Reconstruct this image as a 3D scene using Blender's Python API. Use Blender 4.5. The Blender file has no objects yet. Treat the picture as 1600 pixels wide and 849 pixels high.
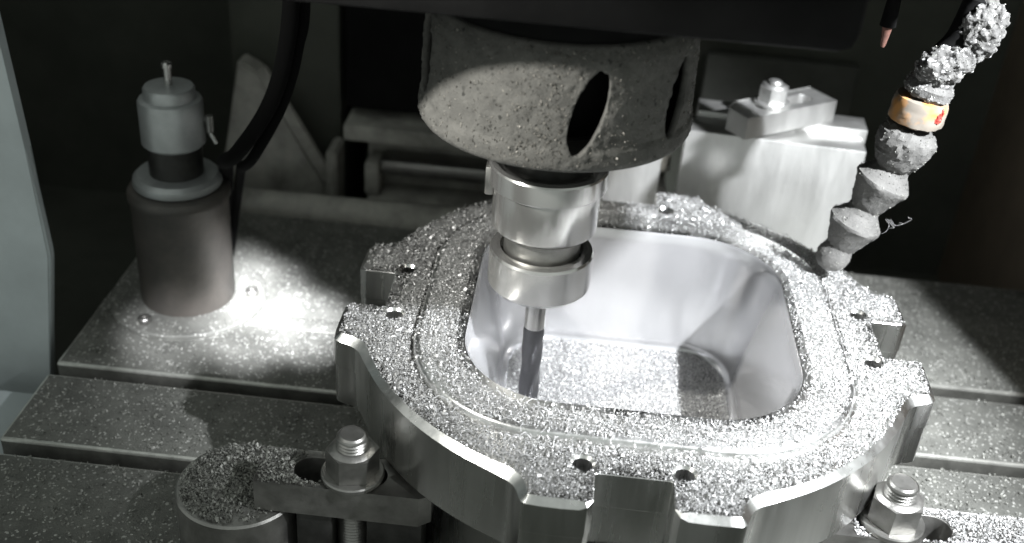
import bpy, bmesh, math, random
import numpy as np
from mathutils import Vector, Matrix, noise as mnoise

# ---------------------------------------------------------------- camera, world, lamps, exposure
S = 0.001                                   # shapes are written in millimetres
SC = bpy.context.scene
COL = SC.collection
random.seed(7)
RNG = np.random.default_rng(11)

cam_data = bpy.data.cameras.new('camera')
cam = bpy.data.objects.new('camera', cam_data)
COL.objects.link(cam)
SC.camera = cam
_f = Vector((-0.03762692, 0.85540577, -0.51658996))
_r = Vector((0.99413887, 0.08447437, 0.06746838))
_u = Vector((-0.10135145, 0.51102353, 0.85357064))
cam.matrix_world = Matrix(((_r.x, _u.x, -_f.x, -0.045847), (_r.y, _u.y, -_f.y, -0.521664),
                           (_r.z, _u.z, -_f.z, 0.334999), (0, 0, 0, 1)))
cam_data.sensor_width = 36.0
cam_data.lens = 36.0 * 1719.27 / 1600.0
cam_data.clip_start = 0.01
cam_data.clip_end = 20.0
cam_data.dof.use_dof = True
cam_data.dof.focus_distance = 0.565
cam_data.dof.aperture_fstop = 6.5

world = bpy.data.worlds.new('World')
SC.world = world
world.use_nodes = True
bg = world.node_tree.nodes['Background']
bg.inputs['Color'].default_value = (0.93, 1.0, 0.95, 1)
bg.inputs['Strength'].default_value = 0.38

def spot(name, loc, target, power, size, blend, radius, colour):
    d = bpy.data.lights.new(name, 'SPOT')
    d.energy = power; d.spot_size = math.radians(size); d.spot_blend = blend
    d.shadow_soft_size = radius; d.color = colour
    o = bpy.data.objects.new(name, d)
    COL.objects.link(o)
    o.location = [c * S for c in loc]
    v = Vector(target) - Vector(loc)
    o.rotation_euler = v.to_track_quat('-Z', 'Y').to_euler()
    return o

spot('work_lamp_right', (399, -279, 503), (70, 45, -10), 90.0, 46, 1.0, 0.008, (0.94, 0.965, 1.0))
spot('work_lamp_left', (-470, -330, 424), (-50, 0, 110), 25.0, 38, 1.0, 0.014, (1.0, 0.985, 0.94))
for tx, ty, pw, sz in ((-212, 98, 170.0, 5.0), (-252, 92, 130.0, 6.0), (-300, 68, 45.0, 5.2), (-250, 130, 140.0, 5.2), (-276, 160, 120.0, 3.6)):
    spot('added_patch_spot', (-60, -430, 420), (tx, ty, -100), pw, sz, 0.75, 0.012, (0.94, 0.95, 1.0))  # added spots with no known source, pooling light on the table

SC.view_settings.view_transform = 'Standard'
SC.view_settings.look = 'None'
SC.view_settings.exposure = 0.32
SC.view_settings.gamma = 1.0
SC.view_settings.use_curve_mapping = False

# ---------------------------------------------------------------- materials
def mat(name, colour, rough=0.5, metal=0.0, noise_scale=0, noise_amt=0.0, bump=0.0, bump_scale=200,
        speck=None, rough_var=0.0, stretch=(1, 1, 1), aniso=0.0, tint=None):
    """Principled surface; noise breaks up colour and gloss, a finer noise gives relief."""
    m = bpy.data.materials.new(name)
    m.use_nodes = True
    nt = m.node_tree; N = nt.nodes; L = nt.links
    p = N['Principled BSDF']
    p.inputs['Base Color'].default_value = (*colour, 1)
    p.inputs['Roughness'].default_value = rough
    p.inputs['Metallic'].default_value = metal
    if aniso: p.inputs['Anisotropic'].default_value = aniso
    tc = N.new('ShaderNodeTexCoord'); mp = N.new('ShaderNodeMapping')
    mp.inputs['Scale'].default_value = stretch
    L.new(tc.outputs['Object'], mp.inputs['Vector'])
    if noise_amt or rough_var:
        n = N.new('ShaderNodeTexNoise'); n.inputs['Scale'].default_value = noise_scale
        n.inputs['Detail'].default_value = 6; n.inputs['Roughness'].default_value = 0.65
        L.new(mp.outputs['Vector'], n.inputs['Vector'])
        if noise_amt:
            r = N.new('ShaderNodeValToRGB')
            lo = [c * (1 - noise_amt) for c in colour]; hi = [min(1, c * (1 + noise_amt)) for c in (tint or colour)]
            r.color_ramp.elements[0].position = 0.3; r.color_ramp.elements[0].color = (*lo, 1)
            r.color_ramp.elements[1].position = 0.72; r.color_ramp.elements[1].color = (*hi, 1)
            L.new(n.outputs['Fac'], r.inputs['Fac']); src = r.outputs['Color']
            if speck:
                v = N.new('ShaderNodeTexVoronoi'); v.inputs['Scale'].default_value = speck[0]
                L.new(tc.outputs['Object'], v.inputs['Vector'])
                mr = N.new('ShaderNodeMapRange'); mr.inputs['From Min'].default_value = speck[1]
                mr.inputs['From Max'].default_value = speck[1] + 0.03
                sep = N.new('ShaderNodeSeparateColor'); L.new(v.outputs['Color'], sep.inputs['Color'])
                L.new(sep.outputs['Red'], mr.inputs['Value'])
                mx = N.new('ShaderNodeMix'); mx.data_type = 'RGBA'
                L.new(mr.outputs['Result'], mx.inputs['Factor']); L.new(src, mx.inputs['A'])
                mx.inputs['B'].default_value = (*speck[2], 1); src = mx.outputs['Result']
            L.new(src, p.inputs['Base Color'])
        if rough_var:
            q = N.new('ShaderNodeMapRange')
            q.inputs['From Min'].default_value = 0.3; q.inputs['From Max'].default_value = 0.7
            q.inputs['To Min'].default_value = max(0.03, rough - rough_var); q.inputs['To Max'].default_value = rough + rough_var
            L.new(n.outputs['Fac'], q.inputs['Value']); L.new(q.outputs['Result'], p.inputs['Roughness'])
    if bump:
        b = N.new('ShaderNodeTexNoise'); b.inputs['Scale'].default_value = bump_scale
        b.inputs['Detail'].default_value = 5; b.inputs['Roughness'].default_value = 0.7
        L.new(mp.outputs['Vector'], b.inputs['Vector'])
        bm_ = N.new('ShaderNodeBump'); bm_.inputs['Strength'].default_value = bump
        bm_.inputs['Distance'].default_value = 0.001
        L.new(b.outputs['Fac'], bm_.inputs['Height']); L.new(bm_.outputs['Normal'], p.inputs['Normal'])
    return m

M = {}
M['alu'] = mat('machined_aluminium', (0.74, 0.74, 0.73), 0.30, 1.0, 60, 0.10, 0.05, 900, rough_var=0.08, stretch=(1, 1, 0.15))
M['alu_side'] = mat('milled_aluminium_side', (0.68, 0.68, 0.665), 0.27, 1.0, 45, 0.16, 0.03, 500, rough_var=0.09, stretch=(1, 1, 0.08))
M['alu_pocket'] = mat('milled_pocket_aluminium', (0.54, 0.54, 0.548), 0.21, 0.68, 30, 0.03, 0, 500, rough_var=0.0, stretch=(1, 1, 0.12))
M['chip'] = mat('aluminium_chips', (0.47, 0.47, 0.465), 0.44, 0.5, 500, 0.4)
M['chip_dull'] = mat('dull_table_chips', (0.25, 0.252, 0.23), 0.55, 0.4, 300, 0.4)
M['chip_grime'] = mat('grimy_chip_crumbs', (0.20, 0.19, 0.17), 0.6, 0.5, 300, 0.4)
M['table'] = mat('dusty_cast_table', (0.165, 0.167, 0.152), 0.65, 0.25, 35, 0.35, 0.9, 700, speck=(900, 0.93, (0.5, 0.5, 0.47)))
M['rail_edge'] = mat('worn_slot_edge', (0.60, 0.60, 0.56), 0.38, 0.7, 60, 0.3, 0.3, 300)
M['slot_wall'] = mat('dark_slot_wall', (0.10, 0.10, 0.09), 0.5, 0.3, 60, 0.4, 0.3, 300)  # darker colour for the upright slot walls
M['steel'] = mat('ground_steel', (0.55, 0.545, 0.53), 0.19, 0.86, 12, 0.05, 0, 900, rough_var=0.03)
M['steel_dull'] = mat('worn_steel', (0.29, 0.286, 0.272), 0.40, 0.9, 70, 0.25, 0.15, 500, rough_var=0.1)
M['steel_dark'] = mat('blackened_steel', (0.055, 0.055, 0.052), 0.42, 0.7, 80, 0.3, 0.15, 400, rough_var=0.1)
M['carbide'] = mat('carbide_cutter', (0.10, 0.10, 0.105), 0.42, 0.9, 80, 0.15)
M['cap'] = mat('dusty_spindle_cap', (0.098, 0.096, 0.088), 0.9, 0.0, 110, 0.30, 0.8, 420, speck=(620, 0.965, (0.03, 0.03, 0.027)))
M['black'] = mat('black_painted_metal', (0.006, 0.006, 0.006), 0.85, 0.0, 30, 0.4, 0.2, 120)
M['wall'] = mat('dark_enclosure_paint', (0.065, 0.069, 0.056), 0.8, 0.0, 9, 0.3, 0.15, 60)
M['wall_brown'] = mat('brown_stained_wall', (0.15, 0.12, 0.088), 0.7, 0.0, 9, 0.3, 0.15, 60)
M['panel'] = mat('grey_door_paint', (0.50, 0.55, 0.56), 0.5, 0.0, 12, 0.15, 0.1, 90)
M['column'] = mat('dusty_machine_casting', (0.32, 0.315, 0.285), 0.8, 0.0, 22, 0.6, 0.5, 150)
M['block'] = mat('sawn_aluminium_block', (0.60, 0.60, 0.585), 0.42, 0.85, 40, 0.14, 0.2, 400, rough_var=0.1, stretch=(1, 1, 0.2))
M['cover'] = mat('dim_grey_cover', (0.075, 0.078, 0.068), 0.7, 0.0, 20, 0.3, 0.2, 150)
M['setter'] = mat('stained_setter_body', (0.092, 0.091, 0.085), 0.5, 0.4, 16, 0.35, 0.25, 250, tint=(0.105, 0.094, 0.084))
M['setter_cap'] = mat('satin_setter_cap', (0.40, 0.42, 0.42), 0.42, 0.6, 40, 0.2, 0.1, 300)
M['dust'] = mat('chip_dust_crust', (0.105, 0.1035, 0.10), 0.92, 0.0, 120, 0.35, 1.0, 420, speck=(900, 0.92, (0.5, 0.5, 0.5)))
M['nozzle'] = mat('dusty_hose_plastic', (0.095, 0.0935, 0.089), 0.9, 0.0, 90, 0.28, 0.7, 380)
M['rubber'] = mat('black_cable_rubber', (0.003, 0.003, 0.003), 1.0)
M['rust'] = mat('rusty_wall_seam', (0.32, 0.21, 0.12), 0.7, 0.0, 30, 0.5, 0.3, 150)
M['dirty_red'] = mat('dusty_red_plastic', (0.13, 0.06, 0.045), 0.8, 0.0, 200, 0.5)
M['red'] = mat('red_print', (0.30, 0.03, 0.02), 0.6, 0.0, 200, 0.3)

for k in ('black', 'rubber'): M[k].node_tree.nodes['Principled BSDF'].inputs['Specular IOR Level'].default_value = 0.12

def ring_mat():
    m = bpy.data.materials.new('orange_ring_under_dust'); m.use_nodes = True
    N = m.node_tree.nodes; L = m.node_tree.links; p = N['Principled BSDF']; p.inputs['Roughness'].default_value = 0.75
    tc = N.new('ShaderNodeTexCoord'); n = N.new('ShaderNodeTexNoise'); n.inputs['Scale'].default_value = 70
    n.inputs['Detail'].default_value = 5
    L.new(tc.outputs['Object'], n.inputs['Vector'])
    r = N.new('ShaderNodeValToRGB')
    r.color_ramp.elements[0].position = 0.36; r.color_ramp.elements[0].color = (0.40, 0.19, 0.05, 1)
    r.color_ramp.elements[1].position = 0.50; r.color_ramp.elements[1].color = (0.17, 0.15, 0.125, 1)
    L.new(n.outputs['Fac'], r.inputs['Fac']); L.new(r.outputs['Color'], p.inputs['Base Color'])
    return m
M['ring'] = ring_mat()

# ---------------------------------------------------------------- helpers
def link(o, parent=None):
    COL.objects.link(o)
    if parent is not None: o.parent = parent
    return o

def mesh_obj(name, bm, material, parent=None, angle=35, recalc=True):
    if recalc: bmesh.ops.recalc_face_normals(bm, faces=bm.faces)
    me = bpy.data.meshes.new(name)
    bm.to_mesh(me); bm.free()
    me.transform(Matrix.Scale(S, 4))
    me.materials.append(material)
    for p in me.polygons: p.use_smooth = True
    me.set_sharp_from_angle(angle=math.radians(angle))
    o = bpy.data.objects.new(name, me)
    return link(o, parent)

def tag(o, label=None, cat=None, group=None, kind=None):
    if label: o['label'] = label
    if cat: o['category'] = cat
    if group: o['group'] = group
    if kind: o['kind'] = kind
    return o

def thing(name, label, cat, loc, rz=0.0, group=None):
    o = bpy.data.objects.new(name, None)
    link(o)
    o.empty_display_size = 0.01
    o.location = [c * S for c in loc]
    o.rotation_euler = (0, 0, rz)
    return tag(o, label, cat, group)

def lathe(bm, prof, seg=64, cap_lo=True, cap_hi=True, mtx=None):
    """prof: list of (r, z)"""
    rings = []
    for r, z in prof:
        ring = []
        for k in range(seg):
            a = 2 * math.pi * k / seg
            v = Vector((r * math.cos(a), r * math.sin(a), z))
            if mtx: v = mtx @ v
            ring.append(bm.verts.new(v))
        rings.append(ring)
    for a, b in zip(rings[:-1], rings[1:]):
        for k in range(seg):
            bm.faces.new((a[k], a[(k + 1) % seg], b[(k + 1) % seg], b[k]))
    if cap_lo: bm.faces.new(rings[0][::-1])
    if cap_hi: bm.faces.new(rings[-1])
    return bm

def box(bm, x0, x1, y0, y1, z0, z1, bev=0.0):
    vs = [bm.verts.new((x, y, z)) for x in (x0, x1) for y in (y0, y1) for z in (z0, z1)]
    fs = [(0, 1, 3, 2), (4, 6, 7, 5), (0, 4, 5, 1), (2, 3, 7, 6), (0, 2, 6, 4), (1, 5, 7, 3)]
    faces = [bm.faces.new([vs[i] for i in f]) for f in fs]
    if bev:
        es = list({e for f in faces for e in f.edges})
        bmesh.ops.bevel(bm, geom=es, offset=bev, segments=2, profile=0.5, affect='EDGES')
    return bm

def prism(bm, pts, z0, z1, bev=0.0, holes=()):
    """vertical prism over an outline with optional holes (lists of xy)"""
    allr = [pts] + list(holes)
    edges0, edges1, sides = [], [], []
    lo, hi = [], []
    for ring in allr:
        a = [bm.verts.new((x, y, z0)) for x, y in ring]
        b = [bm.verts.new((x, y, z1)) for x, y in ring]
        n = len(ring)
        for k in range(n):
            edges0.append(bm.edges.new((a[k], a[(k + 1) % n])))
            edges1.append(bm.edges.new((b[k], b[(k + 1) % n])))
        for k in range(n):
            sides.append(bm.faces.new((a[k], a[(k + 1) % n], b[(k + 1) % n], b[k])))
    bmesh.ops.triangle_fill(bm, use_beauty=True, edges=edges0)
    bmesh.ops.triangle_fill(bm, use_beauty=True, edges=edges1)
    if bev:
        bmesh.ops.bevel(bm, geom=edges1, offset=bev, segments=2, profile=0.5, affect='EDGES')
    return bm

def tube(bm, pts, rads, seg=12):
    pts = [Vector(p) for p in pts]
    if not hasattr(rads, '__len__'): rads = [rads] * len(pts)
    rings = []
    up = Vector((0, 0, 1))
    for i, p in enumerate(pts):
        t = (pts[min(i + 1, len(pts) - 1)] - pts[max(i - 1, 0)]).normalized()
        s = t.cross(up)
        if s.length < 1e-3: s = t.cross(Vector((0, 1, 0)))
        s.normalize(); w = s.cross(t)
        rings.append([bm.verts.new(p + rads[i] * (math.cos(a) * s + math.sin(a) * w)) for a in [2 * math.pi * k / seg for k in range(seg)]])
    for a, b in zip(rings[:-1], rings[1:]):
        for k in range(seg): bm.faces.new((a[k], a[(k + 1) % seg], b[(k + 1) % seg], b[k]))
    bm.faces.new(rings[0][::-1]); bm.faces.new(rings[-1])
    return bm

def rough_up(bm, amp, scale, seed=0.0):
    bm.normal_update()
    for v in bm.verts:
        p = v.co * scale + Vector((seed, seed * 1.7, -seed))
        v.co += v.normal * amp * (mnoise.noise(p) + 0.5 * mnoise.noise(p * 2.3))

def spline(pts, n=8):
    """Catmull-Rom through 3-D points"""
    P = [Vector(p) for p in pts]; P = [2 * P[0] - P[1]] + P + [2 * P[-1] - P[-2]]
    out = []
    for i in range(1, len(P) - 2):
        for k in range(n):
            t = k / n
            a, b, c, d = P[i - 1], P[i], P[i + 1], P[i + 2]
            out.append(0.5 * ((2 * b) + (c - a) * t + (2 * a - 5 * b + 4 * c - d) * t * t + (3 * b - a - 3 * c + d) * t ** 3))
    out.append(P[-2])
    return out

def stadium(cx, cy, half, r, n=12):
    """slot outline along x"""
    pts = []
    for k in range(n + 1):
        a = -math.pi / 2 + math.pi * k / n; pts.append((cx + half + r * math.cos(a), cy + r * math.sin(a)))
    for k in range(n + 1):
        a = math.pi / 2 + math.pi * k / n; pts.append((cx - half + r * math.cos(a), cy + r * math.sin(a)))
    return pts

def rrect(hx, hy, r, n=14):
    """rounded rectangle, counter-clockwise from +x side"""
    pts = []
    for sx, sy, a0 in ((1, 1, 0), (-1, 1, 90), (-1, -1, 180), (1, -1, 270)):
        for k in range(n + 1):
            a = math.radians(a0 + 90 * k / n)
            pts.append((sx * (hx - r) + r * math.cos(a), sy * (hy - r) + r * math.sin(a)))
    return pts

def inside(poly, X, Y):
    poly = np.asarray(poly, float); res = np.zeros(len(X), bool)
    x0, y0 = poly[-1]
    for x1, y1 in poly:
        c = (y1 > Y) != (y0 > Y)
        with np.errstate(divide='ignore', invalid='ignore'):
            xi = (x0 - x1) * (Y - y1) / (y0 - y1) + x1
        res ^= c & (X < xi)
        x0, y0 = x1, y1
    return res

def flakes(name, pts, lo, hi, material, parent=None, tilt=0.7, seed=1, curl=0.6):
    """curled chips, each two quads: thousands of real flakes in one mesh"""
    r = np.random.default_rng(seed)
    pts = np.asarray(pts, float); n = len(pts)
    L = lo + (hi - lo) * r.random(n) ** 2.2; Wd = L * (0.28 + 0.35 * r.random(n))
    yaw = r.random(n) * 2 * np.pi; pit = r.normal(0, tilt, n); rol = r.normal(0, tilt, n)
    cu = L * curl * r.uniform(-0.2, 0.8, n)
    base = np.zeros((n, 6, 3))
    for k, (sx, sy) in enumerate(((-.5, -.5), (0, -.5), (.5, -.5), (.5, .5), (0, .5), (-.5, .5))):
        base[:, k, 0] = sx * L; base[:, k, 1] = sy * Wd; base[:, k, 2] = np.where(sx == 0, cu, 0)
    def rotx(v, a):
        c, s = np.cos(a)[:, None], np.sin(a)[:, None]
        return np.stack((v[..., 0], c * v[..., 1] - s * v[..., 2], s * v[..., 1] + c * v[..., 2]), -1)
    def roty(v, a):
        c, s = np.cos(a)[:, None], np.sin(a)[:, None]
        return np.stack((c * v[..., 0] + s * v[..., 2], v[..., 1], -s * v[..., 0] + c * v[..., 2]), -1)
    def rotz(v, a):
        c, s = np.cos(a)[:, None], np.sin(a)[:, None]
        return np.stack((c * v[..., 0] - s * v[..., 1], s * v[..., 0] + c * v[..., 1], v[..., 2]), -1)
    v = rotz(roty(rotx(base, rol), pit), yaw)
    v[..., 2] -= np.minimum(0, v[..., 2].min(1))[:, None] * 0.9
    v += pts[:, None, :]
    V = (v.reshape(-1, 3) * S).astype(np.float32)
    idx = (np.arange(n) * 6)[:, None]
    F = np.stack((idx + [0, 1, 4, 5], idx + [1, 2, 3, 4]), 1).reshape(-1).astype(np.int32)
    me = bpy.data.meshes.new(name)
    me.vertices.add(len(V)); me.vertices.foreach_set('co', V.ravel())
    me.loops.add(len(F)); me.loops.foreach_set('vertex_index', F)
    me.polygons.add(len(F) // 4)
    me.polygons.foreach_set('loop_start', np.arange(0, len(F), 4, dtype=np.int32))
    me.update(calc_edges=True)
    me.materials.append(material)
    return link(bpy.data.objects.new(name, me), parent)

def patchy(X, Y, s, seed):
    """smooth value field 0..1 for uneven coverage"""
    r = np.random.default_rng(seed); f = np.zeros(len(X))
    for k in range(7):
        a = r.random() * 6.28; w = (0.5 + r.random()) * 6.28 / s * (1 + 0.5 * k); p = r.random() * 6.28
        f += np.sin(w * (X * math.cos(a) + Y * math.sin(a)) + p) / (1 + 0.4 * k)
    return 0.5 + f / 6.0

# ---------------------------------------------------------------- setting: enclosure and machine table
TZ = -100.0
def structure(name, bm, m, parent=None, angle=35):
    return tag(mesh_obj(name, bm, m, parent, angle), kind='structure' if parent is None else None)

structure('enclosure_floor', box(bmesh.new(), -700, 600, -520, 520, -206, -200), M['wall'])
structure('back_wall', box(bmesh.new(), -640, 560, 440, 452, -200, 420), M['wall'])
structure('left_wall', box(bmesh.new(), -652, -640, -60, 440, -200, 420), M['wall'])
rw = structure('right_wall', box(bmesh.new(), 330, 342, -60, 440, -200, 420), M['wall_brown'])
seam = mesh_obj('wall_seam', box(bmesh.new(), 324, 330, 196, 204, -198, 410, 1.5), M['rust'], rw)
structure('chip_ledge', box(bmesh.new(), -560, -360, -200, 30, -150, -128, 2), M['panel'])

table = tag(bpy.data.objects.new('machine_table', None), kind='structure')
link(table)
mesh_obj('table_bed', box(bmesh.new(), -358, 330, -210, 250, -198, -124, 2), M['table'], table)
RAILS = [(-210, -58.8), (-47.3, 17.1), (28.6, 94.0), (105.5, 250)]
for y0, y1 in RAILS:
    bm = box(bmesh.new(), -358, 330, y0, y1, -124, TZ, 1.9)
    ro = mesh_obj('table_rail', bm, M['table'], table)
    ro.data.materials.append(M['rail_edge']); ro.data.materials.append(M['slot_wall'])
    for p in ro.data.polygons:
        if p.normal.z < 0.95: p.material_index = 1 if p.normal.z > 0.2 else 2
mesh_obj('packed_slot', box(bmesh.new(), -357.5, -120, 93.0, 107.4, -123.8, TZ + 0.35, 0.3), M['table'], table)
bm = bmesh.new()
tube(bm, [(-358, 262, -99), (-150, 261, -98), (40, 262, -99)], 13, 20)
mesh_obj('table_back_edge', bm, M['column'], table)

# ---------------------------------------------------------------- background machine parts
door = mesh_obj('door_panel', prism(bmesh.new(), [(-560, 58), (-381, 58), (-381, 66), (-560, 66)], -200, -140), M['panel'])
bm = bmesh.new()
pl = [(-560, -160), (-384, -160), (-381, -138), (-366, -39), (-370, 36), (-376, 140), (-382, 330), (-560, 330)]
fr = [bm.verts.new((x, 58, z)) for x, z in pl]; bk = [bm.verts.new((x, 66, z)) for x, z in pl]
bm.faces.new(fr); bm.faces.new(bk[::-1])
for k in range(len(pl)): bm.faces.new((fr[k], fr[(k + 1) % len(pl)], bk[(k + 1) % len(pl)], bk[k]))
bpy.data.objects.remove(door)
bmesh.ops.bevel(bm, geom=list(bm.edges), offset=1.5, segments=2, affect='EDGES')
door = mesh_obj('door_panel', bm, M['panel'])
tag(door, 'plain blue grey sheet metal door panel at the far left edge', 'door panel')

col_t = thing('machine_column', 'dark machine casting with pale sloping rib behind the left of the table', 'machine column', (-235, 330, -200))
def colpart(name, bm, m):
    bmesh.ops.translate(bm, verts=bm.verts, vec=(235, -330, 200)); return mesh_obj(name, bm, m, col_t)
def xz_plate(pts, y0, y1, bev=2.0):
    bm = bmesh.new(); a = [bm.verts.new((x, y0, z)) for x, z in pts]; b = [bm.verts.new((x, y1, z)) for x, z in pts]
    bm.faces.new(a); bm.faces.new(b[::-1])
    for k in range(len(pts)): bm.faces.new((a[k], a[(k + 1) % len(pts)], b[(k + 1) % len(pts)], b[k]))
    if bev: bmesh.ops.bevel(bm, geom=list(bm.edges), offset=bev, segments=2, affect='EDGES')
    return bm
colpart('sloping_rib', xz_plate([(-345, -200), (-246, -200), (-246, -96), (-300, 0), (-316, 8), (-332, -78)], 303, 325), M['column'])
colpart('rib_edge', xz_plate([(-246, -200), (-234, -200), (-234, -60), (-243, -60)], 292, 325), M['column'])
colpart('brace', xz_plate([(-300, 2), (-292, 8), (-240, -82), (-246, -92)], 297, 303, 1), M['column'])
colpart('column_face', box(bmesh.new(), -330, -238, 330, 436, -200, 400, 3), M['wall'])
colpart('dark_cover', box(bmesh.new(), -232, -60, 318, 436, -32, 400, 6), M['black'])
colpart('ledge', box(bmesh.new(), -230, 40, 300, 436, -52, -38, 2), M['column'])
colpart('lower_face', box(bmesh.new(), -215, 40, 330, 436, -200, -54, 2), M['column'])
colpart('rail', box(bmesh.new(), -200, 40, 303, 329, -82, -68, 3), M['steel_dull'])
colpart('rail_foot', box(bmesh.new(), -210, 40, 296, 329, -200, -100, 3), M['column'])
colpart('slot_edge', box(bmesh.new(), -212, -200, 298, 329, -99, -70, 2), M['column'])

rear_panel = mesh_obj('lit_patch_cover_panel', box(bmesh.new(), 70, 205, 424, 436, -200, 8, 3), M['cover'])  # top edge cut where the lit area ends; shade boundary put into the shape
tag(rear_panel, 'flat dim grey cover panel cut to the lit patch on the back wall behind the bolted block', 'cover panel')

# ---------------------------------------------------------------- spindle
AX, AY = -53.5, -10.0
sp = thing('spindle_head', 'black spindle head with a dusty round cap above the cutter', 'spindle', (AX, AY, 119))
bm = bmesh.new()
box(bm, -166, 117, -95, 330, 75, 330, 8)
box(bm, -166, 262, -146, 330, 138, 420, 8)  # added box above the view, blocks the right lamp from the cap
mesh_obj('head_housing_and_light_block', bm, M['black'], sp)
# cap skin with elongated windows: a fine grid on the turned profile, faces dropped inside each window
prof = [(40, 3), (62, 0), (66.5, 1.2), (67.8, 4), (67.6, 10.5), (66.6, 11.8), (66.3, 24), (65.8, 40), (65.0, 52), (63.8, 55), (63.4, 55.4), (63.0, 57.6), (61.5, 58.6), (56, 59)]
dense = []
for (r0, z0), (r1, z1) in zip(prof[:-1], prof[1:]):
    n = max(1, int(math.hypot(r1 - r0, z1 - z0) / 1.4))
    dense += [(r0 + (r1 - r0) * k / n, z0 + (z1 - z0) * k / n) for k in range(n)]
dense.append(prof[-1])
SEG = 300
WINDOWS = [(14, 29, 7.6, 19.5, 0.22), (58, 30, 7.6, 19, 0.22), (-70, 36, 8.6, 19, -0.05), (150, 31, 7, 19, 0.2), (-150, 31, 7, 19, 0.2)]
def in_window(a_deg, z, grow=1.0):
    for wa, wz, hw, hh, lean in WINDOWS:
        d = (a_deg - wa + 180) % 360 - 180
        s = math.radians(d) * 64 - (z - wz) * lean
        if (s / (hw * grow)) ** 2 + ((z - wz) / (hh * grow)) ** 2 < 1: return True
    return False
bm = bmesh.new(); rings = []
inner = [(r - 3.2, max(3.2, z - 2.0)) for r, z in dense[::-6]]
for j, (r, z) in enumerate(dense + inner):
    ring = []
    for k in range(SEG):
        a = 360.0 * k / SEG; th = math.radians(a - 90); jit = 0.0
        if j < len(dense) and 2 < z < 57:
            pp = Vector((math.cos(th) * r, math.sin(th) * r, z))
            jit = 0.35 * mnoise.noise(pp * 0.22) + 0.25 * mnoise.noise(pp * 0.8)
            if in_window(a, z, 1.9): jit += max(0, mnoise.noise(pp * 0.45 + Vector((9, 3, 1)))) * 1.5
        ring.append(bm.verts.new(((r + jit) * math.cos(th), (r + jit) * math.sin(th), z)))
    rings.append(ring)
for i in range(len(rings)):
    A, B = rings[i], rings[(i + 1) % len(rings)]
    for k in range(SEG): bm.faces.new((A[k], A[(k + 1) % SEG], B[(k + 1) % SEG], B[k]))
cap = mesh_obj('cap', bm, M['cap'], sp, 60)
bm = bmesh.new()
for wa, wz, hw, hh, lean in WINDOWS:
    th = math.radians(wa - 90); n_ = Vector((math.cos(th), math.sin(th), 0)); t_ = Vector((-math.sin(th), math.cos(th), 0))
    rr_ = []
    for d in (48, 80):
        ring = []
        for k in range(64):
            q = 2 * math.pi * k / 64; wob = 1 + 0.05 * mnoise.noise(Vector((3 * math.cos(q), 3 * math.sin(q), wa)))
            u, w = hw * math.cos(q) * wob, hh * math.sin(q) * wob
            ring.append(bm.verts.new(n_ * d + t_ * (u + w * lean) + Vector((0, 0, wz + w))))
        rr_.append(ring)
    for k in range(64): bm.faces.new((rr_[0][k], rr_[0][(k + 1) % 64], rr_[1][(k + 1) % 64], rr_[1][k]))
    bm.faces.new(rr_[0][::-1]); bm.faces.new(rr_[1])
cutter = mesh_obj('window_cutter', bm, M['cap'], sp)
bo = cap.modifiers.new('windows', 'BOOLEAN'); bo.operation = 'DIFFERENCE'; bo.object = cutter; bo.solver = 'EXACT'
bpy.context.view_layer.update()
cut_me = bpy.data.meshes.new_from_object(cap.evaluated_get(bpy.context.evaluated_depsgraph_get()))
cap.modifiers.clear(); cap.data = cut_me
bpy.data.objects.remove(cutter)
mesh_obj('spindle_core', lathe(bmesh.new(), [(36, 4), (40, 8), (44, 20), (50, 50), (60, 58.8), (61, 62), (61, 82)], 64), M['black'], sp)
# grime crumbs stuck on the cap
r = np.random.default_rng(5); pts = []
while len(pts) < 2600:
    a = r.uniform(-80, 95) if r.random() < 0.6 else r.normal(3, 12); z = r.uniform(2, 57)
    if in_window(a, z, 1.12): continue
    th = math.radians(a - 90); rr = float(np.interp(z, [p[1] for p in prof[1:-1]], [p[0] for p in prof[1:-1]])) + 0.1
    pts.append((rr * math.cos(th), rr * math.sin(th), z))
tag(flakes('crumbs', pts, 0.4, 1.6, M['chip_grime'], sp, 1.2, 6), kind='stuff')

# ---------------------------------------------------------------- tool holder and end mill
th_ = thing('tool_holder', 'bright steel tool holder of stacked rings under the dusty cap', 'tool holder', (AX, AY, 20))
Lz = lambda prof: [(r, z - 20) for r, z in prof]
mesh_obj('clamping_nut', lathe(bmesh.new(), Lz([(7, 21.0), (24.5, 20.2), (26.2, 20.8), (27.8, 23), (28, 25), (28, 42.2), (27.2, 43.6), (24.5, 44.2), (22.5, 44.2), (22.5, 41)]), 96, True, True), M['steel'], th_, 12)
mesh_obj('neck_ring', lathe(bmesh.new(), Lz([(20.5, 40), (20.5, 52), (22.0, 53), (22.0, 56), (20, 59)]), 96), M['steel_dull'], th_, 12)
mesh_obj('collar', lathe(bmesh.new(), Lz([(20, 56.5), (26.6, 57), (27.8, 58.4), (28, 59.6), (28, 81.2), (28.4, 81.8)]), 96), M['steel'], th_, 12)
fl = mesh_obj('flange_ring', lathe(bmesh.new(), Lz([(28.2, 81.6), (30.2, 82.0), (30.8, 82.8), (30.8, 92.6), (30.2, 93.6), (27.4, 94.0), (26.6, 92.5), (23, 92.2)]), 96), M['steel'], th_, 12)
mesh_obj('drive_notch', box(bmesh.new(), -32.2, -27.5, -6, 6, 54, 70, 1), M['steel_dull'], th_)
mesh_obj('taper_neck', lathe(bmesh.new(), Lz([(22.5, 91), (23, 99), (29, 112), (37, 122), (37, 126)]), 64), M['steel_dark'], th_)

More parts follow.
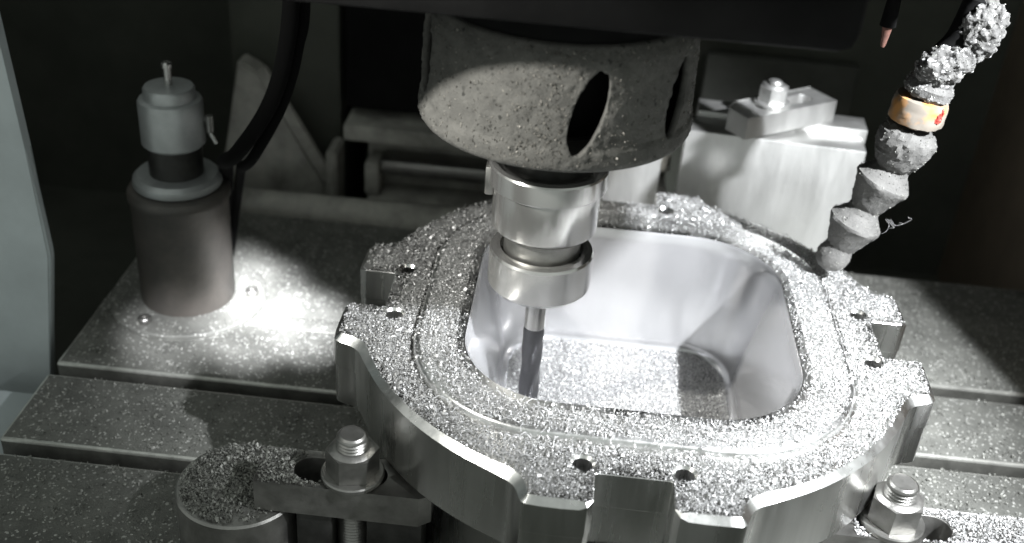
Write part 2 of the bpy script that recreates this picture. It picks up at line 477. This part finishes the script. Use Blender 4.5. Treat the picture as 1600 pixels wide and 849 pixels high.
em = thing('end_mill', 'thin dark end mill reaching down into the pocket', 'cutter', (AX, AY, -77.5))
bm = lathe(bmesh.new(), [(5.9, 70), (5.9, 99)], 40)
mesh_obj('shank', bm, M['steel'], em)
bm = bmesh.new(); rings = []
for i in range(56):
    z = 70.0 * i / 55; tw = z * 0.058; ring = []
    for k in range(48):
        a = 2 * math.pi * k / 48
        ph = (a * 4 / (2 * math.pi)) % 1.0
        dep = 0.8 * max(0, 1 - abs(ph - 0.45) / 0.42) ** 0.8
        fade = min(1, max(0, (66 - z) / 14))
        rr = 6.0 - dep * fade - 0.1 * (z > 68)
        ring.append(bm.verts.new((rr * math.cos(a + tw), rr * math.sin(a + tw), z)))
    rings.append(ring)
for a, b in zip(rings[:-1], rings[1:]):
    for k in range(48): bm.faces.new((a[k], a[(k + 1) % 48], b[(k + 1) % 48], b[k]))
bm.faces.new(rings[0][::-1]); bm.faces.new(rings[-1])
mesh_obj('flutes', bm, M['carbide'], em, 30)

# ---------------------------------------------------------------- housing being milled
def lug_half():
    """outline of half a lug, (t, u, chamfer); t across the lug, u outwards"""
    P = [(0, 136.5, .25), (6, 136.5, .25), (12, 136.5, .25), (16.6, 136.5, .25), (17.6, 137.0, .25), (18, 138, .25), (18, 146, .25), (18, 154.5, .4),
         (20.5, 158, 1.6), (24, 158.6, 3.2), (32, 158.8, 3.4), (42, 158.6, 3.4), (48, 158.0, 3.4), (50.2, 156.5, 3.6), (51.4, 153.5, 3.8),
         (52.6, 149.5, 4.0), (54.6, 146.0, 4.2), (57.6, 143.0, 4.2), (61.6, 140.8, 4.2), (66, 138.6, 4.0)]
    a0 = math.degrees(math.atan2(72, 135.4))
    for k in range(13):
        a = math.radians(a0 + (45 - a0) * k / 12)
        P.append((153.4 * math.sin(a), 153.4 * math.cos(a), 3.6))
    return P
half = lug_half()
OUT = []
for q in range(4):
    # local frame: u outward, t counter-clockwise
    ua = math.radians(-90 + 90 * q); ux, uy = math.cos(ua), math.sin(ua); tx, ty = -uy, ux
    seq = [(-t, u, c) for t, u, c in half[::-1][1:-1]] + [half[0]] + [(t, u, c) for t, u, c in half[1:]]
    seq = [(-t, u, c) for t, u, c in half[::-1][1:]] + [(t, u, c) for t, u, c in half[1:]]
    seen = set(); s2 = []
    for t, u, c in seq: s2.append((t, u, c))
    for t, u, c in s2: OUT.append((t * tx + u * ux, t * ty + u * uy, c))
# drop repeats
O2 = []
for p in OUT:
    if not O2 or math.hypot(p[0] - O2[-1][0], p[1] - O2[-1][1]) > 0.05: O2.append(p)
OUT = O2
nO = len(OUT)
def off(d_mul=1.0, fixed=None):
    res = []
    for k in range(nO):
        x0, y0, _ = OUT[k - 1]; x, y, c = OUT[k]; x1, y1, _ = OUT[(k + 1) % nO]
        e0 = Vector((x - x0, y - y0)).normalized(); e1 = Vector((x1 - x, y1 - y)).normalized()
        n = Vector((-(e0.y + e1.y), e0.x + e1.x)); n.normalize()       # inward for counter-clockwise
        d = (c if fixed is None else fixed) * d_mul
        k_ = 1 / max(0.6, n.dot(Vector((-e0.y, e0.x))))
        res.append((x + n.x * d * k_, y + n.y * d * k_))
    return res
TOP = off(); RIM = off(0.0)
STEP = rrect(116, 116, 74, 16); STEP_T = rrect(114.2, 114.2, 72.4, 16)
RH = 3.6
POCK = rrect(88, 91, 50, 16); POCK_C = rrect(88.9, 91.9, 50.6, 16); FLOOR = rrect(71, 80, 34, 16)
FZ = -78.0
HOLES = []
for q in range(4):
    a = math.radians(90 * q); ca, sa = math.cos(a), math.sin(a)
    for s_ in (-1, 1):
        x, y = s_ * 23.6, -130.2
        HOLES.append((x * ca - y * sa, x * sa + y * ca))
hs = thing('aluminium_housing', 'large bright aluminium housing with a deep pocket being milled', 'workpiece', (0, 0, TZ))
def hpart(name, bm, m, angle=35):
    bmesh.ops.translate(bm, verts=bm.verts, vec=(0, 0, -TZ)); return mesh_obj(name, bm, m, hs, angle)
def ring_edges(bm, pts, z):
    v = [bm.verts.new((x, y, z)) for x, y in pts]
    return v, [bm.edges.new((v[k], v[(k + 1) % len(v)])) for k in range(len(v))]
def skin(bm, a, b):
    n = len(a)
    for k in range(n): bm.faces.new((a[k], a[(k + 1) % n], b[(k + 1) % n], b[k]))
def circle(cx, cy, r, n=24): return [(cx + r * math.cos(2 * math.pi * k / n), cy + r * math.sin(2 * math.pi * k / n)) for k in range(n)]
bm = bmesh.new()
vt, et = ring_edges(bm, TOP, 0.0)
vs, es = ring_edges(bm, STEP, 0.0)
E = et + es; hv = []
for cx, cy in HOLES:
    v, e = ring_edges(bm, circle(cx, cy, 6.0), 0.0); hv.append(v); E += e
bmesh.ops.triangle_fill(bm, use_beauty=True, edges=E)
# drop triangles that fell inside the step or the holes
kill = []
for f in bm.faces:
    c = f.calc_center_median()
    if all(v in set(vs) for v in f.verts): kill.append(f)
    elif any(math.hypot(c.x - hx, c.y - hy) < 5.7 for hx, hy in HOLES): kill.append(f)
bmesh.ops.delete(bm, geom=kill, context='FACES_ONLY')
for v, (cx, cy) in zip(hv, HOLES):
    b1, _ = ring_edges(bm, circle(cx, cy, 4.8), -1.5); skin(bm, v, b1)
    b2, _ = ring_edges(bm, circle(cx, cy, 4.8), -30); skin(bm, b1, b2)
# chamfer and flange side
depth = [-(c * 0.9) for _, _, c in OUT]
vr = [bm.verts.new((x, y, d)) for (x, y), d in zip(RIM, depth)]
skin(bm, vt, vr)
vm, _ = ring_edges(bm, RIM, -19.5); skin(bm, vr, vm)
vm2, _ = ring_edges(bm, off(1, 0.5), -20.2); skin(bm, vm, vm2)
vb, _ = ring_edges(bm, off(1, 0.5), -43.5); skin(bm, vm2, vb)
vb2, _ = ring_edges(bm, off(1, 2.5), -45.6); skin(bm, vb, vb2)
vb3, _ = ring_edges(bm, [(x * 0.9, y * 0.9) for x, y in off(1, 2.5)], -45.8); skin(bm, vb2, vb3)
fl_o = hpart('flange', bm, M['alu_side'], 30)
bm = bmesh.new()
a, _ = ring_edges(bm, STEP, -0.1); b, _ = ring_edges(bm, rrect(115.4, 115.4, 73.5, 16), 2.2); skin(bm, a, b)
c, ec = ring_edges(bm, STEP_T, RH); skin(bm, b, c)
d, ed = ring_edges(bm, POCK_C, RH); skin(bm, c, d)
hpart('raised_face', bm, M['alu'], 50)
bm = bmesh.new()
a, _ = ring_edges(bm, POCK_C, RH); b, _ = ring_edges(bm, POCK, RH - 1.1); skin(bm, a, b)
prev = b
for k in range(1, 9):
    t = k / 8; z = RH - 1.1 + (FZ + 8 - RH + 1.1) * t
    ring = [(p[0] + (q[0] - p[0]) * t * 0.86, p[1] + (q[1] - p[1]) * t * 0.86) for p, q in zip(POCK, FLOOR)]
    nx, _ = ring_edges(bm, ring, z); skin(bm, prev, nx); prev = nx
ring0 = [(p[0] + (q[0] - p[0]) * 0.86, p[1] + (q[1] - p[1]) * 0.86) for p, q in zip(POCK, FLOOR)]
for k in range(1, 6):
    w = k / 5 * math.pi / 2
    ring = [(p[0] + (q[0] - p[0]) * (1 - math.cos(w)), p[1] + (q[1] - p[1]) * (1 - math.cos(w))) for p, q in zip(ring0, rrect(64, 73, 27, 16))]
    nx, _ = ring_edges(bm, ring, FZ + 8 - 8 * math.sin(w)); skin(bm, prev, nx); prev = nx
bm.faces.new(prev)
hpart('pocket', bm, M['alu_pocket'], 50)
# lower barrel under the flange
bm = lathe(bmesh.new(), [(136, -100), (137, -98.5), (137, -50), (139.5, -45.7)], 160, True, False)
hpart('lower_body', bm, M['alu_side'])

# ---------------------------------------------------------------- clamps on the housing
def hexnut(bm, af, z0, z1):
    r = af / math.sqrt(3)
    pts = [(r * math.cos(math.radians(60 * k + 12)), r * math.sin(math.radians(60 * k + 12))) for k in range(6)]
    prism(bm, pts, z0, z1)
    # chamfered crown
    top = [v for v in bm.verts if abs(v.co.z - z1) < 1e-4]
    lathe(bm, [(af * 0.5, z1 - 0.05), (af * 0.40, z1 + 1.6), (af * 0.34, z1 + 1.7)], 36, False, True)
    return bm
def thread(bm, r, z0, z1, pitch=2.0):
    prof = [(r - 1.0, z0)]; z = z0
    while z < z1 - pitch:
        prof += [(r - 1.0, z + 0.2), (r, z + pitch * 0.5), (r, z + pitch * 0.62)]; z += pitch
    prof += [(r - 0.6, z + 0.4), (r - 0.7, z1 - 1.2), (r - 2.0, z1)]
    return lathe(bm, prof, 36)

def make_clamp(loc, rz, x_far, label, label_nut):
    """strap with a long slot, over a riser; origin on the table under the stud"""
    t = thing('strap_clamp', label, 'clamp', loc, rz, 'clamps holding the housing')
    H = 50.0
    out = [(-x_far, -13.6), (36, -13.6), (42, -9), (42, 9), (36, 14), (-x_far + 3, 14), (-x_far, 11)]
    mesh_obj('strap', prism(bmesh.new(), out, H - 18, H, 0.8, [stadium(-6.5, 1.0, 15, 9.0)]), M['steel_dull'], t)
    for x0, x1 in ((-27, -8.5), (9.5, 38)):
        mesh_obj('riser', box(bmesh.new(), x0, x1, -12.4, 12.4, 0, H - 18.2, 0.8), M['steel_dark'], t)
    b = thing('clamp_bolt', label_nut, 'bolt', (0, 0, 0), 0, 'bolts through the clamps')
    b.location = t.location; b.rotation_euler = t.rotation_euler
    bm = thread(bmesh.new(), 8, 0, H + 27)
    mesh_obj('stud', bm, M['steel_dull'], b)
    mesh_obj('washer', lathe(bmesh.new(), [(9, H + 0.1), (15.8, H + 0.1), (16.2, H + .6), (16.2, H + 2.4), (15.6, H + 3.2), (9, H + 3.2)], 48, False, False), M['steel_dull'], b)
    mesh_obj('nut', hexnut(bmesh.new(), 23.5, H + 3.3, H + 17.5), M['steel_dull'], b)
    return t, b
make_clamp((-137.5, -100, TZ), 0.0, 48, 'worn steel strap clamp resting on the round post', 'threaded bolt with hex nut on the left clamp beside the round post')
make_clamp((137.5, -92, TZ), math.pi, 160, 'chip dusted steel strap clamp in the lower right corner', 'bolt with hex nut on the lower right clamp')

post = mesh_obj('support_post', lathe(bmesh.new(), [(32, 0), (33, 1), (33, 29.6), (32, 30.8), (28, 31.2)], 96), M['steel_dull'])
post.location = (-0.199, -0.095, TZ * S)
tag(post, 'round steel support post with chips on top in the lower left', 'support post')

# ---------------------------------------------------------------- rear block, plates and their clamp
blk = tag(mesh_obj('fixture_block', box(bmesh.new(), -62, 62, 0, 26, 0, 130, 0.8), M['block']),
          'tall bright aluminium block standing behind the housing', 'block')
blk.location = (0.0985, 0.194, TZ * S); blk.rotation_euler = (0, 0, math.radians(-4.0))
blk2 = tag(mesh_obj('fixture_block', box(bmesh.new(), -60, 60, 0, 24, 0, 134, 0.8), M['block']),
           'second aluminium block just behind the tall bright block', 'block')
blk2.location = (0.106, 0.2225, TZ * S); blk2.rotation_euler = (0, 0, math.radians(-4.0))
blk3 = tag(mesh_obj('spacer_block', box(bmesh.new(), -21, 20.5, 0, 30, 0, 132, 0.8), M['block']),
           'smaller bright block half hidden behind the tool holder', 'block')
blk3.location = (0.0025, 0.203, TZ * S)
bar = thing('strap_clamp', 'short slotted clamp strap on top of the bright rear block', 'clamp', (97, 214, 34.2), math.radians(36))
bm = prism(bmesh.new(), [(-38, -14), (46, -14), (46, 14), (-26, 14), (-38, 6)], 0, 15, 0.8, [stadium(9, 1, 19, 6)])
mesh_obj('strap', bm, M['block'], bar)
bb = thing('clamp_bolt', 'small hex bolt on top of the bright rear block clamp', 'bolt', (97 - 3, 214 + 0, 49.3))
mesh_obj('washer', lathe(bmesh.new(), [(5, 0), (12, 0), (12.3, .5), (12.3, 2.2), (11.8, 2.6), (5, 2.6)], 40, False, False), M['block'], bb)
mesh_obj('nut', hexnut(bmesh.new(), 18, 2.7, 13), M['block'], bb)
mesh_obj('stud', thread(bmesh.new(), 5.2, -14, 17.5, 1.6), M['block'], bb)

# ---------------------------------------------------------------- tool setter on the left
ts = thing('tool_setter', 'grey cylindrical tool setter with stepped cap standing on the left of the table', 'tool setter', (-301, 118, TZ))
mesh_obj('base_plate', lathe(bmesh.new(), [(54, 0), (54, 3), (53, 4), (30, 4.4)], 80), M['table'], ts)
for sa in (8, 128, 248):
    bm = lathe(bmesh.new(), [(4.6, 0), (4.6, 3.6), (4.0, 4.4), (2.4, 4.4), (2.2, 2.2), (0.3, 2.2)], 20)
    bmesh.ops.translate(bm, verts=bm.verts, vec=(44 * math.cos(math.radians(sa)), 44 * math.sin(math.radians(sa)), 4.2))
    mesh_obj('screw', bm, M['steel_dull'], ts)
mesh_obj('body', lathe(bmesh.new(), [(31.5, 4), (32, 6), (32, 80), (33.5, 83), (33.5, 87), (32, 89.5), (26, 92)], 80), M['setter'], ts)
mesh_obj('shoulder_ring', lathe(bmesh.new(), [(28.5, 92), (29, 93), (28.5, 97), (26, 99.5), (19, 100)], 64), M['setter_cap'], ts)
mesh_obj('neck', lathe(bmesh.new(), [(17.5, 99), (17.5, 122)], 64), M['steel_dark'], ts)
hd = mesh_obj('cap', lathe(bmesh.new(), [(18.5, 120), (20.4, 122), (20.4, 150), (19.6, 151.5), (16.4, 152.5), (16.2, 158.5), (15.2, 160), (5, 161)], 64), M['setter_cap'], ts)
mesh_obj('pin', lathe(bmesh.new(), [(2.6, 160), (2.6, 172), (3.5, 172.5), (3.5, 175), (2.6, 176)], 24), M['steel'], hd)
bm = tube(bmesh.new(), [(19, 4, 138), (24, 2, 139)], 2.0, 12)
tube(bm, [(24, 2, 130), (24, 2, 141)], 2.4, 12); tube(bm, [(24.0, 2, 129), (27.5, 2, 122)], 1.6, 12)
mesh_obj('side_fitting', bm, M['steel'], ts)
cb = mesh_obj('cable', tube(bmesh.new(), spline([(-296, 168, -97), (-284, 160, -40), (-268, 120, 8), (-256, 84, 28), (-240, 62, 46), (-220, 60, 77), (-209, 60, 109), (-204, 62, 150), (-206, 64, 210), (-210, 66, 330)], 8), 4.8, 14), M['rubber'])
tag(cb, 'thick black cable hanging down beside the tool setter', 'cable')
cb2 = mesh_obj('cable', tube(bmesh.new(), spline([(-290, 176, -97), (-278, 166, -44), (-258, 120, 6), (-247, 90, 22), (-232, 68, 42), (-213, 66, 78), (-203, 66, 112), (-198, 68, 155), (-199, 70, 330)], 8), 3.4, 12), M['rubber'])
tag(cb2, 'thin black cable running beside the thick one by the tool setter', 'cable')

# ---------------------------------------------------------------- coolant nozzle
nz = thing('coolant_nozzle', 'dust covered jointed coolant hose with orange ring pointing down at the housing', 'coolant nozzle', (121, 60, 12))
O = Vector((121, 60, 12))
JP = [Vector(p) for p in ((118.5, 60, 17), (124.5, 60, 33), (134, 60, 60), (142.5, 60, 88), (145, 60, 108.5), (146, 60, 124), (150, 60, 142), (158, 60, 158))]
def frame(p, d):
    q = d.to_track_quat('Z', 'Y').to_matrix().to_4x4(); q.translation = p - O
    return q
def nseg(name, p, d, prof, m, amp=0.9, seed=1.0, sc=0.22, seg=48):
    bm = bmesh.new(); dp = []
    for (r0, z0), (r1, z1) in zip(prof[:-1], prof[1:]):
        n = max(1, int(math.hypot(r1 - r0, z1 - z0) / 1.6)); dp += [(r0 + (r1 - r0) * k / n, z0 + (z1 - z0) * k / n) for k in range(n)]
    dp.append(prof[-1])
    lathe(bm, dp, seg, mtx=frame(p, d))
    bmesh.ops.recalc_face_normals(bm, faces=bm.faces)
    rough_up(bm, amp, sc, seed)
    return mesh_obj(name, bm, m, nz, 32)
ball = [(2.5, -8.6), (6, -7.2), (8.6, -4.5), (9.8, -0.8), (9.8, 2.5), (8.8, 6.5), (8, 10)]
nseg('tip', JP[0], (JP[1] - JP[0]), ball, M['nozzle'], 0.5, 1)
SEGP = [(7.5, -5), (9.6, -1), (12.4, 6), (14.6, 11), (15.6, 13), (15.4, 14.6), (14.6, 15.2), (9.6, 21.5), (8.4, 26)]
nseg('hose_segment', JP[1] + Vector((-2, 0, -5)), Vector((8, 0, 26)), SEGP, M['nozzle'], 0.55, 2, 0.45)
nseg('hose_segment', JP[2] + Vector((-3.2, 0, -5)), Vector((9.5, 0, 26)), [(r * 1.04, z * 1.08) for r, z in SEGP], M['nozzle'], 0.6, 3, 0.45)
nseg('hose_segment', JP[3] + Vector((-3, 0, -6)), Vector((6, 0, 26)), [(9.0, -4), (12.2, 0), (15.4, 8), (16.4, 13), (16, 17), (14, 19.5), (12, 21)], M['nozzle'], 1.3, 4, 0.4)
rg = nseg('orange_ring', JP[4] + Vector((-1, 0, -1)), Vector((2.5, 0, 26)), [(12, -1.5), (14.6, 0), (15, 2), (14.8, 11), (14, 13.2), (11, 14)], M['ring'], 0.7, 5)
for s_ in range(2):
    bm = bmesh.new(); bmesh.ops.create_icosphere(bm, subdivisions=3, radius=1.0)
    for v in bm.verts: v.co = Vector((v.co.x * (2.2 - s_), v.co.y * 0.8, v.co.z * (3.4 - 1.5 * s_))) + Vector((151.6 + s_ * 1.8, 46.6 + s_ * 1.0, 114.5 + 3.0 * s_)) - O
    rough_up(bm, 0.8, 0.9, 3 + s_); mesh_obj('red_mark', bm, M['red'], nz)
nseg('hose_segment', JP[5] + Vector((0, 0, -1)), Vector((4, 0, 18)), [(11, -1), (13, 1), (13.2, 5), (11, 8), (11.5, 12), (10.5, 18)], M['dust'], 1.4, 6, 0.35)
bm = tube(bmesh.new(), spline([JP[6] - O, JP[7] - O, Vector((160, 62, 190)) - O, Vector((140, 70, 226)) - O, Vector((70, 80, 236)) - O], 8), 9, 20)
mesh_obj('hose_pipe', bm, M['black'], nz)
# crust of packed chips high on the hose
bm = bmesh.new(); bmesh.ops.create_icosphere(bm, subdivisions=6, radius=1.0)
for v in bm.verts: v.co = Vector((v.co.x * 17, v.co.y * 11, v.co.z * 10))
bmesh.ops.rotate(bm, verts=bm.verts, cent=(0, 0, 0), matrix=Matrix.Rotation(math.radians(-32), 3, 'Y'))
bmesh.ops.translate(bm, verts=bm.verts, vec=Vector((151, 55, 143)) - O)
rough_up(bm, 3.2, 0.13, 2); rough_up(bm, 0.9, 0.4, 5); rough_up(bm, 0.3, 1.3, 5)
cr = mesh_obj('crust', bm, M['dust'], nz, 60)
bm = bmesh.new(); bmesh.ops.create_icosphere(bm, subdivisions=6, radius=1.0)
for v in bm.verts: v.co = Vector((v.co.x * 11, v.co.y * 10, v.co.z * 17))
bmesh.ops.translate(bm, verts=bm.verts, vec=Vector((164, 56, 162)) - O)
rough_up(bm, 3.4, 0.16, 7); rough_up(bm, 0.9, 0.4, 3); rough_up(bm, 0.3, 1.3, 5)
mesh_obj('crust', bm, M['dust'], nz, 60)
# chips sticking to the hose
fp = []
r = np.random.default_rng(3)
for o in [c for c in nz.children if c.name.startswith(('crust', 'hose_segment', 'tip'))]:
    me = o.data; idx = r.choice(len(me.vertices), min(900 if o.name.startswith('crust') else 700, len(me.vertices)), replace=False)
    fp += [tuple(me.vertices[int(i)].co / S) for i in idx]
tag(flakes('stuck_chips', fp, 0.3, 1.2, M['chip_dull'], nz, 1.3, 8), kind='stuff')
bm = bmesh.new()
for k in range(4):
    b0 = Vector((139 + k, 48, 51)) - O
    tube(bm, spline([b0, b0 + Vector((2 + k * .5, -3, -2)), b0 + Vector((1 + 3 * k, -4, -6 + 3 * k)), b0 + Vector((3 * k - 1, -3, -8 + 4 * k))], 5), 0.08, 5)
mesh_obj('hanging_strand', bm, M['chip'], nz)
t2 = thing('coolant_nozzle', 'small red orange nozzle tip half hidden in the dark below the spindle head', 'coolant nozzle', (121, 75, 142))
mesh_obj('tip', lathe(bmesh.new(), [(0.8, 0), (1.4, 1), (2.6, 10), (2.8, 13), (2.4, 14)], 24), M['dirty_red'], t2)
mesh_obj('pipe', tube(bmesh.new(), [(0, 0, 12), (0, 0, 40), (-6, 0, 70), (-45, 0, 82)], 4.5, 14), M['black'], t2)

# ---------------------------------------------------------------- chips
def scatter(n, x0, x1, y0, y1, seed):
    r = np.random.default_rng(seed)
    return r.uniform(x0, x1, n), r.uniform(y0, y1, n), r
# on top of the housing
X, Y, r = scatter(800000, -160, 160, -163, 160, 21)
ok = inside(off(0.85), X, Y) & ~inside(rrect(89.5, 92.5, 51, 12), X, Y)
for hx, hy in HOLES: ok &= np.hypot(X - hx, Y - hy) > 5.6
inn = inside(rrect(115.5, 115.5, 73.5, 12), X, Y); core = inside(rrect(112.8, 112.8, 71.5, 12), X, Y); wide = inside(rrect(117.6, 117.6, 75.5, 12), X, Y)
ok &= ~(wide & ~core) | (r.random(len(X)) < 0.10)
dens = 0.72 + 0.55 * (patchy(X, Y, 60, 4) - 0.5)
near_rim = inside(rrect(94, 97, 55, 12), X, Y)
dens = np.where(near_rim, dens * 0.22, dens)
back_bare = (Y > 88) & (X > -40) & (X < 95) & inside(rrect(112, 110, 66, 12), X, Y)
dens = np.where(back_bare, dens * 0.28, dens)
edge = ~inside(off(1.0, 6.5), X, Y)
dens = np.where(edge, dens * 0.45, dens)
ok &= r.random(len(X)) < dens
X, Y, inn = X[ok], Y[ok], inn[ok]
Z = np.where(inn, RH, 0.0) + 0.05 + 1.3 * r.random(len(X)) ** 2 * np.clip(patchy(X, Y, 35, 9) * 1.3, 0.2, 1.3)
c1 = flakes('aluminium_chips', np.stack((X, Y, Z), 1), 0.26, 1.05, M['chip'], None, 0.45, 31)
tag(c1, 'fine bright chips strewn over the top face of the housing', 'metal chips', kind='stuff')
# coarser flakes mixed in on top
X, Y, r = scatter(26000, -158, 158, -160, 158, 41)
ok = inside(off(1.0, 3.0), X, Y) & ~inside(rrect(93, 96, 54, 12), X, Y)
for hx, hy in HOLES: ok &= np.hypot(X - hx, Y - hy) > 6.5
ok &= r.random(len(X)) < np.clip(1.5 * patchy(X, Y, 50, 14) - 0.25, 0.05, 1) * np.where(Y < -40, 1.0, 0.55)
X, Y = X[ok], Y[ok]
Z = np.where(inside(rrect(115.5, 115.5, 73.5, 12), X, Y), RH, 0.0) + 0.7 + 0.8 * r.random(len(X))
c8 = flakes('coarse_chips', np.stack((X, Y, Z), 1), 0.8, 2.7, M['chip'], None, 0.5, 42, 0.9)
tag(c8, 'coarser curled flakes mixed into the chips on the housing', 'metal chips', kind='stuff')
# in the pocket
X, Y, r = scatter(150000, -74, 74, -83, 83, 22)
ok = inside(rrect(68, 77, 30, 12), X, Y); X, Y = X[ok], Y[ok]
Z = FZ + 0.1 + 2.2 * np.clip(patchy(X, Y, 45, 5), 0, 1) + 1.2 * r.random(len(X))
rim_d = np.maximum(np.abs(X) / 68, np.abs(Y) / 77); Z += np.where(rim_d > 0.9, 2.0 * (rim_d - 0.9) * 10, 0)
c2 = flakes('aluminium_chips', np.stack((X, Y, Z), 1), 0.32, 1.25, M['chip'], None, 0.6, 32)
tag(c2, 'deep bed of bright chips covering the floor of the milled pocket', 'metal chips', kind='stuff')
# long curls near the front of the housing
bm = bmesh.new(); rr_ = random.Random(4)
for k in range(260):
    while True:
        x, y = rr_.uniform(-110, 110), rr_.uniform(-155, -95)
        if 60 < math.hypot(x, y) < 148 and abs(y) > 95 and not (abs(x) < 34 and y < -120): break
    a = rr_.uniform(0, 6.28); ln = rr_.uniform(2.5, 8); bend = rr_.uniform(-.9, .9); z = 0.5 if not (abs(x) < 114 and y > -114) else RH + 0.4
    pts = [(x + ln * t * math.cos(a + bend * t), y + ln * t * math.sin(a + bend * t), z + 1.6 * math.sin(t * 3.1)) for t in (0, .25, .5, .75, 1)]
    tube(bm, pts, 0.2, 5)
c3 = tag(mesh_obj('curled_chips', bm, M['chip']), 'long curled shavings lying among the chips at the front of the housing', 'shavings', kind='stuff')
# on the table
X, Y, r = scatter(60000, -355, 328, -208, 248, 23)
rail = np.zeros(len(X), bool)
for y0, y1 in RAILS: rail |= (Y > y0 + 2.2) & (Y < y1 - 1)
rail |= (X < -122) & (Y > 90) & (Y < 110)
ok = (np.hypot(X, Y) > 140) & (rail | (r.random(len(X)) < 0.0)) & (r.random(len(X)) < 0.25 + 0.7 * patchy(X, Y, 120, 8))
ok &= np.hypot(X + 301, Y - 118) > 33
X, Y = X[ok], Y[ok]
ZT = np.where(np.hypot(X + 301, Y - 118) < 54, 4.3, 0.1)
c4 = flakes('table_chips', np.stack((X, Y, TZ + ZT + 0.6 * r.random(len(X)) ** 2), 1), 0.6, 2.4, M['chip_dull'], None, 0.5, 33)
tag(c4, 'dull grey chips scattered over the slotted machine table', 'metal chips', kind='stuff')
# chips fallen in the slots
P3 = []
for (a0, a1) in ((-58.8, -47.3), (17.1, 28.6), (94.0, 105.5)):
    x = RNG.uniform(-356, 328, 3500); y = RNG.uniform(a0 + .8, a1 - .8, 3500)
    P3.append(np.stack((x, y, np.full(3500, -123.9) + 4 * RNG.random(3500)), 1))
c5 = flakes('slot_chips', np.concatenate(P3), 0.8, 3.0, M['chip_dull'], None, 0.7, 34)
tag(c5, 'dark chips lying down in the long table slots', 'metal chips', kind='stuff')
# on the round post and the straps
X, Y, r = scatter(12000, -233, -120, -130, -60, 24)
dp_ = np.hypot(X + 199, Y + 95); on_strap = (X > -185) & (Y > -113) & (Y < -87)
edge_bare = (dp_ > 30) | ((Y < -112) & (X > -195))
okp = (dp_ < 31) & ~on_strap & ~(edge_bare & (r.random(len(X)) < 0.7))
oks = on_strap & ~inside(stadium(-144, -99, 15, 9.6), X, Y) & (X < -152) & (X + r.normal(0, 6, len(X)) < -158) & (r.random(len(X)) < 0.8)
P4 = np.concatenate((np.stack((X[okp], Y[okp], np.full(okp.sum(), -68.7) + 1.2 * r.random(okp.sum())), 1),
                     np.stack((X[oks], Y[oks], np.full(oks.sum(), -49.9) + 0.9 * r.random(oks.sum())), 1)))
c6 = flakes('post_chips', P4, 0.8, 2.4, M['chip_dull'], None, 0.6, 35)
tag(c6, 'coarse grey chips heaped on the round post and strap end', 'metal chips', kind='stuff')
X, Y, r = scatter(9000, 118, 297, -105, -79, 25)
slot_o = stadium(137.5 + 6.5, -93, 15, 9.6)
ok = ~inside(slot_o, X, Y) & (np.hypot(X - 137.5, Y + 92) > 17.5)
c7 = flakes('strap_chips', np.stack((X[ok], Y[ok], np.full(ok.sum(), -49.9) + 0.8 * r.random(ok.sum())), 1), 0.7, 2.1, M['chip'], None, 0.55, 36)
tag(c7, 'bright chips spread over the clamp in the lower right corner', 'metal chips', kind='stuff')
